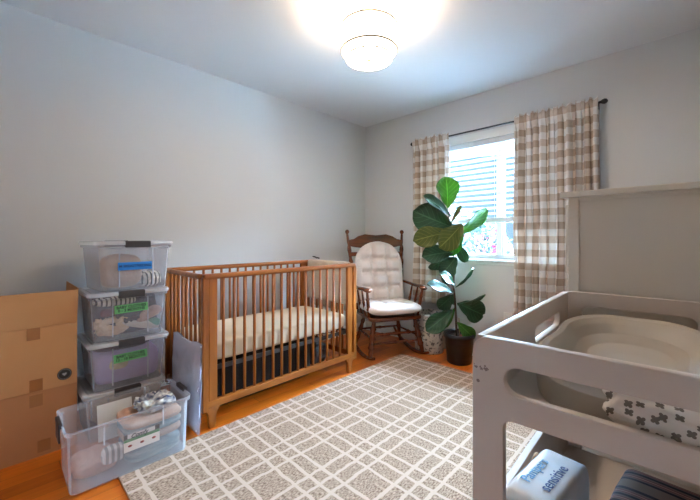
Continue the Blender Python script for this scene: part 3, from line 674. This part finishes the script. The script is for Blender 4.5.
# ------------------------------------------------------------------ fabric basket, plant
BP = mat('branch_print', (210, 200, 188), .9, rgb2=(112, 106, 102), vs=38); BP.node_tree.nodes['Color Ramp'].color_ramp.elements[0].position = .52; BP.node_tree.nodes['Color Ramp'].color_ramp.elements[1].position = .60
fb = thing('fabric_basket', 'round fabric basket with a grey leaf print behind the rocking chair', 'basket', (.985, -.160, 0))
MB().lathe([(0, 0), (.130, 0), (.138, .02), (.142, .17), (.145, .370), (.141, .373), (.138, .370), (.134, .03), (0, .02)], n=40).build('basket_body', BP, fb)
MB().tube([(.143*math.cos(2*math.pi*k/40), .143*math.sin(2*math.pi*k/40), .371) for k in range(41)], .005, 6, cap=False).build('rim', BP, fb)
pt = thing('potted_fig', 'tall fiddle leaf fig in a black pot below the window', 'plant', (1.345, -.255, 0))
MB().lathe([(0, 0), (.098, 0), (.104, .01), (.122, .225), (.134, .228), (.137, .262), (.130, .265), (.126, .235), (.118, .215), (0, .21)], n=40).build('pot', DARKP, pt)
MB().lathe([(0, .235), (.06, .232), (.119, .222)], n=30).build('soil', SOIL, pt)
cmr = R(44.33); vv = Vector((-math.sin(cmr), math.cos(cmr), 0)); rr = Vector((math.cos(cmr), math.sin(cmr), 0)); PD = 3.03; Cc = Vector((2.796, -3.126, 1.1)); P0 = Vector((1.345, -.255, 0))
def at(px, py, dd=0):   # point near the stem, measured across the view
    D = PD+dd; return Cc+vv*D+rr*((px-350)/346*D)+Vector((0, 0, (238-py)/346*D))-P0
STEM = mat('fig_stem', (74, 56, 40), .8, var=.2, vs=30)
MB().tube([at(456.5, 336), at(456, 318), at(455, 300), at(453.5, 285), at(454.5, 268), at(453, 250), at(451, 232), at(448.5, 216), at(447, 206)], [.010, .010, .009, .009, .008, .007, .006, .005, .003], 8).build('stem', STEM, pt)
MB().tube([at(459.5, 336), at(459, 318)], [.005, .004], 8).build('stake', mat('stake', (170, 140, 100), .7), pt)
def leafmat(nm, a, bq, tr=.25, ro=.32):
    m = bpy.data.materials.new(nm); m.use_nodes = True; n = m.node_tree; N = n.nodes; L = n.links; p = N['Principled BSDF']
    tc = N.new('ShaderNodeTexCoord'); sp = N.new('ShaderNodeSeparateXYZ'); L.new(tc.outputs['UV'], sp.inputs[0])
    ax = M_(n, 'ABSOLUTE', M_(n, 'SUBTRACT', sp.outputs[0], .5)); mid = M_(n, 'LESS_THAN', ax, .022)
    vn = M_(n, 'FRACT', M_(n, 'MULTIPLY', M_(n, 'SUBTRACT', sp.outputs[1], M_(n, 'MULTIPLY', ax, .7)), 7)); vein = M_(n, 'LESS_THAN', vn, .07)
    f = M_(n, 'MULTIPLY', M_(n, 'MAXIMUM', mid, vein), .55)
    nz = N.new('ShaderNodeTexNoise'); nz.inputs['Scale'].default_value = 14; L.new(tc.outputs['Object'], nz.inputs[0])
    c0 = mixc(n, nz.outputs[0], s2l(a), s2l(bq)); lt = tuple(min(1, v*2.2+.03) for v in s2l(bq)); c1 = mixc(n, f, c0, lt)
    L.new(c1, p.inputs['Base Color']); p.inputs['Roughness'].default_value = ro
    t = N.new('ShaderNodeBsdfTranslucent'); L.new(c1, t.inputs[0]); mx = N.new('ShaderNodeMixShader'); mx.inputs[0].default_value = tr
    bp = N.new('ShaderNodeBump'); bp.inputs['Strength'].default_value = .4; bp.inputs['Distance'].default_value = .003; L.new(M_(n, 'SUBTRACT', 1, f), bp.inputs['Height']); L.new(bp.outputs[0], p.inputs['Normal'])
    L.new(p.outputs[0], mx.inputs[1]); L.new(t.outputs[0], mx.inputs[2]); L.new(mx.outputs[0], N['Material Output'].inputs[0]); return m
LD = leafmat('leaf_dark', (30, 62, 40), (44, 84, 50), .15); LG = leafmat('leaf_green', (52, 104, 36), (84, 140, 48), .45, .4); LY = leafmat('leaf_olive', (62, 84, 30), (112, 112, 44), .3, .45)
LT = leafmat('leaf_top', (66, 120, 52), (110, 160, 70), .5, .4)
def leaf(b, t, w, m, tw=0, dd=0, td=0, cup=.15, arch=.06):
    B, T = at(*b, dd), at(*t, dd+td); ax = T-B; Ln = ax.length; ax.normalize()
    face = -vv; s = ax.cross(face).normalized(); nrm = s.cross(ax).normalized()
    q = Matrix.Rotation(R(tw), 3, ax); s = q @ s; nrm = q @ nrm; hw = w*1.15/346*PD/2; sd = random.random()*9
    def fn(u, v):
        x = 2*u-1; pr = max(0, math.sin(math.pi*min(1, v*.97+.015)**1.25))**.62*(.72+.40*v)*(1-.13*math.exp(-((v-.38)/.12)**2))
        if v > .97: pr *= .7
        y = cup*hw*x*x*1.5+.06*hw*math.sin(v*14+sd+x)*abs(x); a = -arch*Ln*math.sin(math.pi*v)
        return B+ax*(Ln*v)+s*(x*hw*pr)+nrm*(y-a)
    return MB().grid(fn, 12, 22, uv=lambda u, v: (u, v)).build('leaf', m, pt, solid=.0012)
for a in [((447, 208), (446, 177), 22, LT, 8, -.02, 0), ((450, 217), (423, 196), 13, LD, 38, -.04, -.05), ((452, 227), (413, 211), 27, LD, -12, -.01, -.03), ((448, 232), (413, 241), 19, LY, 10, -.02, -.06),
          ((462, 224), (439, 248), 21, LY, -5, -.07, -.05), ((457, 234), (487, 209), 15, LG, 25, -.02, .03), ((464, 232), (450, 256), 12, LG, 30, -.03, 0), ((450, 224), (461, 205), 4, LY, 0, 0, 0),
          ((453, 252), (422, 257), 18, LD, 25, -.02, -.04), ((453, 256), (428, 267), 12, LD, -30, 0, 0), ((456, 257), (441, 275), 17, LD, 0, -.04, 0), ((454, 284), (440, 275), 12, LD, 45, -.06, -.1),
          ((455, 287), (473, 268), 8, LD, 50, -.03, .02), ((453, 293), (427, 285), 13, LD, 55, -.05, -.08), ((453, 294), (438, 308), 15, LD, -10, 0, .02), ((457, 304), (485, 294), 11, LD, 55, -.05, .02),
          ((457, 303), (483, 315), 21, LD, -5, -.01, .03), ((452, 310), (426, 331), 17, LD, 10, -.02, -.08), ((454, 308), (441, 328), 9, LG, -20, .02, 0), ((457, 322), (474, 338), 12, LG, 5, -.04, 0),
          ((455, 268), (444, 283), 12, LD, 20, .03, .05), ((456, 240), (466, 262), 10, LD, 20, .06, .04), ((455, 306), (447, 296), 10, LD, 40, .02, .02)]:
    leaf(*a)
MB().tube([at(448, 216), at(450, 211), at(453, 210)], .002, 5).build('petiole', STEM, pt)
dl = MB().grid(lambda u, v: Vector(((u-.5)*.05, (v-.5)*.06, .01*math.sin(u*5)+.012*v)), 8, 8).build('fallen_leaf', mat('dry_leaf', (150, 70, 50), .8), pt, (.045, -.045, .236), solid=.001)

# ------------------------------------------------------------------ white cabinet behind changing table
cbn = thing('white_cabinet', 'tall cream white cabinet behind the changing table', 'cabinet', (2.463, -1.575, 0), R(0))
cw, cdp, chh = .50, 1.15, 1.255
MB().box((0, 0, 0), (.036, .02, chh), .002).box((cw-.036, 0, 0), (cw, .02, chh), .002).box((.036, 0, .02), (cw-.036, .02, .08), .002).box((.036, 0, chh-.012), (cw-.036, .02, chh), .001).build('end_frame', CABM, cbn)
MB().box((.034, .006, .05), (cw-.034, .018, chh-.005)).build('end_panel', CABM, cbn)
MB().box((0, .02, .06), (cw, cdp, chh), .001).box((.03, .03, 0), (cw, cdp-.02, .06)).build('carcass', CABM, cbn)
MB().box((-.022, -.022, chh), (cw, cdp+.012, chh+.022), .004).build('top', CABM, cbn)
for k in range(4):
    z = .09+k*.29; d = MB().box((-.016, .03, z), (-.001, cdp-.03, z+.27), .003).build('drawer', CABM, cbn)
    for y in (.3, cdp-.3): MB().lathe([(0, 0), (.008, 0), (.006, .010), (.015, .018), (.015, .024), (0, .027)], n=16, M=Matrix.Translation((-.016, y, z+.135)) @ Matrix.Rotation(R(-90), 4, 'Y')).build('knob', NICK, d)

# ------------------------------------------------------------------ changing table
ct = thing('changing_table', 'white wooden changing table with slotted end panels in the right foreground', 'changing table', (2.475, -2.433, 0), R(1.55))
TW, TL, TT = .43, .816, .90
def end_panel(y0, nm='end_panel', m=TABLE):
    lg = .062; oz = .745; r = .018
    out = rrect(0, 0, TW, TT, (.001, .024, .024, .001), 6)
    # inverted U outline
    pts = [(TW-lg, 0)] + [(TW, 0)] + [p for p in rrect(0, 0, TW, TT, .034, 6)[7:21]] + [(0, 0), (lg, 0)]
    for k in range(7):
        t = R(180-90*k/6); pts.append((lg+r+r*math.cos(t), oz-r+r*math.sin(t)))
    for k in range(7):
        t = R(90-90*k/6); pts.append((TW-lg-r+r*math.cos(t), oz-r+r*math.sin(t)))
    hole = rrect(.063, .795, TW-.063, .85, .0272, 8)
    Mx = Matrix.Translation((0, y0+.009, 0)) @ Matrix.Rotation(R(90), 4, 'X')
    return MB().plate(pts, [hole[::-1]], .018, .0018, Mx).build(nm, m, ct)
def spotted():
    m = mat('painted_white_wood_marked', (206, 192, 180), .42); n = m.node_tree; N = n.nodes; L = n.links; b = N['Principled BSDF']
    tc = N.new('ShaderNodeTexCoord'); nz = N.new('ShaderNodeTexNoise'); nz.inputs['Scale'].default_value = 130; L.new(tc.outputs['Object'], nz.inputs[0])
    tot = None
    for (x, z, r, th) in ((.014, .838, .011, .56), (.026, .833, .009, .56), (.012, .807, .0035, .3)):
        vm = N.new('ShaderNodeVectorMath'); vm.operation = 'DISTANCE'; L.new(tc.outputs['Object'], vm.inputs[0]); vm.inputs[1].default_value = (x, 0, z)
        a = M_(n, 'MULTIPLY', M_(n, 'LESS_THAN', vm.outputs['Value'], r), M_(n, 'GREATER_THAN', nz.outputs[0], th)); tot = a if tot is None else M_(n, 'MAXIMUM', tot, a)
    L.new(mixc(n, M_(n, 'MULTIPLY', tot, .7), s2l((206, 192, 180)), s2l((90, 58, 54))), b.inputs['Base Color']); return m
end_panel(0, m=spotted()); end_panel(TL)
YZ = Matrix(((0, 0, 1, 0), (1, 0, 0, 0), (0, 1, 0, 0), (0, 0, 0, 1)))
for x in (.009+.002, TW-.011):
    MB().plate(rrect(.018, .745, TL, .897, .001, 2), [rrect(.38, .80, .68, .845, .02, 6)[::-1]], .018, .0015, Matrix.Translation((x, 0, 0)) @ YZ).build('side_rail', TABLE, ct)
    MB().box((x-.009, .018, .300), (x+.009, TL, .510), .002).build('shelf_rail', TABLE, ct)
MB().box((.02, .018, .742), (TW-.02, TL, .758)).build('table_top', TABLE, ct)
MB().box((.02, .018, .307), (TW-.02, TL, .320)).build('shelf', TABLE, ct)
MB().box((.02, .018, .12), (TW-.02, TL, .133)).build('shelf', TABLE, ct)
# changing pad
PADM = mat('grey_foam_pad', (176, 166, 154), .38, spec=.4)
def padf(u, v):
    a = 2*math.pi*u; e = 2.6; p = lambda x: math.copysign(abs(x)**(2/e), x)
    ca, sa = p(math.cos(a)), p(math.sin(a)); Wd, Ld = .178, .365
    waist = 1-.10*math.exp(-((sa+.05)/.35)**2)
    prof = [(.0, .018), (.30, .018), (.55, .024), (.70, .040), (.80, .066), (.87, .081), (.93, .086), (.98, .080), (1.0, .062), (.985, .025), (.97, 0), (.5, 0), (0, 0)]
    t = v*(len(prof)-1); i = min(int(t), len(prof)-2); f = t-i; f = f*f*(3-2*f) if 0 < i < 9 else f
    r = prof[i][0]*(1-f)+prof[i+1][0]*f; z = prof[i][1]*(1-f)+prof[i+1][1]*f
    hs = .82+.18*abs(ca)**2 if sa < 0 else .9+.1*abs(ca)
    if z > .03: z = .03+(z-.03)*hs
    return Vector((ca*Wd*r*waist, sa*Ld*r, z))
pad = thing('changing_pad', 'grey molded changing pad with raised rim on the changing table', 'changing pad', (2.475+.222-.011, -2.433+.425, .7585), R(1.55))
MB().grid(padf, 96, 72, closed_u=True).build('pad_body', PADM, pad)
MB().lathe([(0, 0), (.012, 0), (.012, .006), (.004, .008), (0, .008)], n=16, M=Matrix.Translation((-.022, -.353, .046)) @ Matrix.Rotation(R(90), 4, 'X')).build('drain_plug', BLACK, pad)
# clover print cloth
def clover_mat():
    m = mat('clover_print', (222, 212, 202), .95); n = m.node_tree; N = n.nodes; L = n.links; b = N['Principled BSDF']
    tc = N.new('ShaderNodeTexCoord'); vo = N.new('ShaderNodeTexVoronoi'); vo.inputs['Scale'].default_value = 46; vo.inputs['Randomness'].default_value = .9
    vo.voronoi_dimensions = '2D'; s0 = N.new('ShaderNodeSeparateXYZ'); L.new(tc.outputs['Object'], s0.inputs[0]); c0 = N.new('ShaderNodeCombineXYZ'); L.new(s0.outputs[0], c0.inputs[0]); L.new(M_(n, 'ADD', s0.outputs[2], M_(n, 'MULTIPLY', s0.outputs[1], .7)), c0.inputs[1]); L.new(c0.outputs[0], vo.inputs[0]); vm = N.new('ShaderNodeVectorMath'); vm.operation = 'SUBTRACT'
    mp = N.new('ShaderNodeVectorMath'); mp.operation = 'SCALE'; mp.inputs[3].default_value = 46; L.new(c0.outputs[0], mp.inputs[0])
    ps = N.new('ShaderNodeVectorMath'); ps.operation = 'SCALE'; ps.inputs[3].default_value = 46; L.new(vo.outputs['Position'], ps.inputs[0])
    L.new(mp.outputs[0], vm.inputs[0]); L.new(ps.outputs[0], vm.inputs[1]); sp = N.new('ShaderNodeSeparateXYZ'); L.new(vm.outputs[0], sp.inputs[0])
    an = M_(n, 'ARCTAN2', sp.outputs[1], sp.outputs[0]); ln = N.new('ShaderNodeVectorMath'); ln.operation = 'LENGTH'; L.new(vm.outputs[0], ln.inputs[0])
    rad = M_(n, 'ADD', .17, M_(n, 'MULTIPLY', .14, M_(n, 'ABSOLUTE', M_(n, 'SINE', M_(n, 'MULTIPLY', an, 2)))))
    f = M_(n, 'LESS_THAN', ln.outputs['Value'], rad)
    L.new(mixc(n, f, s2l((222, 212, 202)), s2l((118, 108, 98))), b.inputs['Base Color']); return m
ck = cloth('printed_muslin', (2.795, -2.355, .803), (.115, .052, .042), clover_mat(), 'white muslin cloth with grey clover print tucked at the near end of the changing pad', 'cloth', e=2.8, amp=.012, fr=18, seed=3, nu=70, nv=40)
ck.rotation_euler = (0, R(6), R(3))
# shelf items
zs = .461
dp = thing('diaper_pack', 'white and blue plastic pack lying tilted on the changing table shelf', 'diaper pack', (2.562, -2.225, .322+.116), 0)
dp.rotation_euler = (0, R(0), R(84))
def dpf(u, v):
    a = 2*math.pi*u; bb = math.pi*(v-.5); p = lambda x, e: math.copysign(abs(x)**(2/e), x)
    q = Vector((p(math.cos(bb), 6)*p(math.cos(a), 9)*.125, p(math.cos(bb), 9)*p(math.sin(a), 12)*.052, p(math.sin(bb), 9)*.114)); q += q.normalized()*(.004 if q.z < .10 else .0012)*noise.noise(q*22); return q
PKW = mat('pack_film', (216, 214, 216), .35, rgb2=(190, 206, 220), vs=9)
MB().grid(dpf, 64, 40, closed_u=True).build('pack', PKW, dp)
text('sensitive', .034, mat('print_navy', (28, 60, 128), .5), dp, Matrix.Translation((-.010, -.018, .1162)), bold=.0001); text('Pampers', .032, mat('print_blue', (60, 130, 180), .5), dp, Matrix.Translation((-.015, .022, .1162)), bold=.0003)
cloth('plush_toy', (2.508, -2.13, .321+.105), (.012, .034, .103), BEIGE, 'beige plush bundle behind the white and blue pack on the shelf', 'toy', e=2.2, amp=.008, fr=30)
cloth('knotted_cloth', (2.506, -2.27, .321+.093), (.010, .03, .092), BP, 'small beige and black knotted cloth left of the pack on the shelf', 'cloth', e=2.2, amp=.010, fr=30)
wpk = tag(MB().box((-.020, -.06, 0), (.020, .06, .135), .012, seg=3).build('wipes_pack', mat('pale_blue_film', (170, 190, 204), .35, var=.06, vs=12), None, (2.648, -2.18, .321)), 'pale blue wipes pack flat on the shelf between the white pack and towel', 'wipes pack'); wpk.rotation_euler = (0, 0, R(-4))
TWL = stripes('towel_stripes', 1, .10, [(0, (120, 104, 98)), (.34, (28, 32, 46)), (.42, (112, 98, 94)), (.47, (120, 56, 60)), (.50, (150, 136, 130)), (.53, (110, 50, 56)), (.56, (112, 98, 94)), (.62, (28, 32, 46)), (.70, (112, 98, 94)), (.75, (116, 54, 60)), (.78, (150, 136, 130)), (.81, (116, 54, 60)), (.84, (112, 98, 94)), (.90, (28, 32, 46))])
def twf(u, v):
    a = 2*math.pi*u; bb = math.pi*(v-.5); p = lambda x, e: math.copysign(abs(x)**(2/e), x)
    q = Vector((p(math.cos(bb), 5)*p(math.cos(a), 14)*.092, p(math.cos(bb), 9)*p(math.sin(a), 14)*.095, p(math.sin(bb), 7)*.046)); q += q.normalized()*.004*noise.noise(q*16); return q
t2 = MB().grid(lambda u, v: Vector((twf(u, v).x, twf(u, v).y, twf(u, v).z*1.55)), 64, 40, closed_u=True).build('folded_towel', mat('grey_towel', (150, 138, 132), .95, bump=.6, bs=120), None, (2.772, -2.165, .393)); t2.rotation_euler = (0, 0, R(-4)); tag(t2, 'thick plain grey folded towel under the striped towel on the lower shelf', 'towel')
tw = MB().grid(twf, 64, 40, closed_u=True).build('striped_towel', TWL, None, (2.772, -2.165, .511)); tw.rotation_euler = (0, 0, R(-4)); tag(tw, 'folded towel with dark and red stripes on the changing table shelf', 'towel')
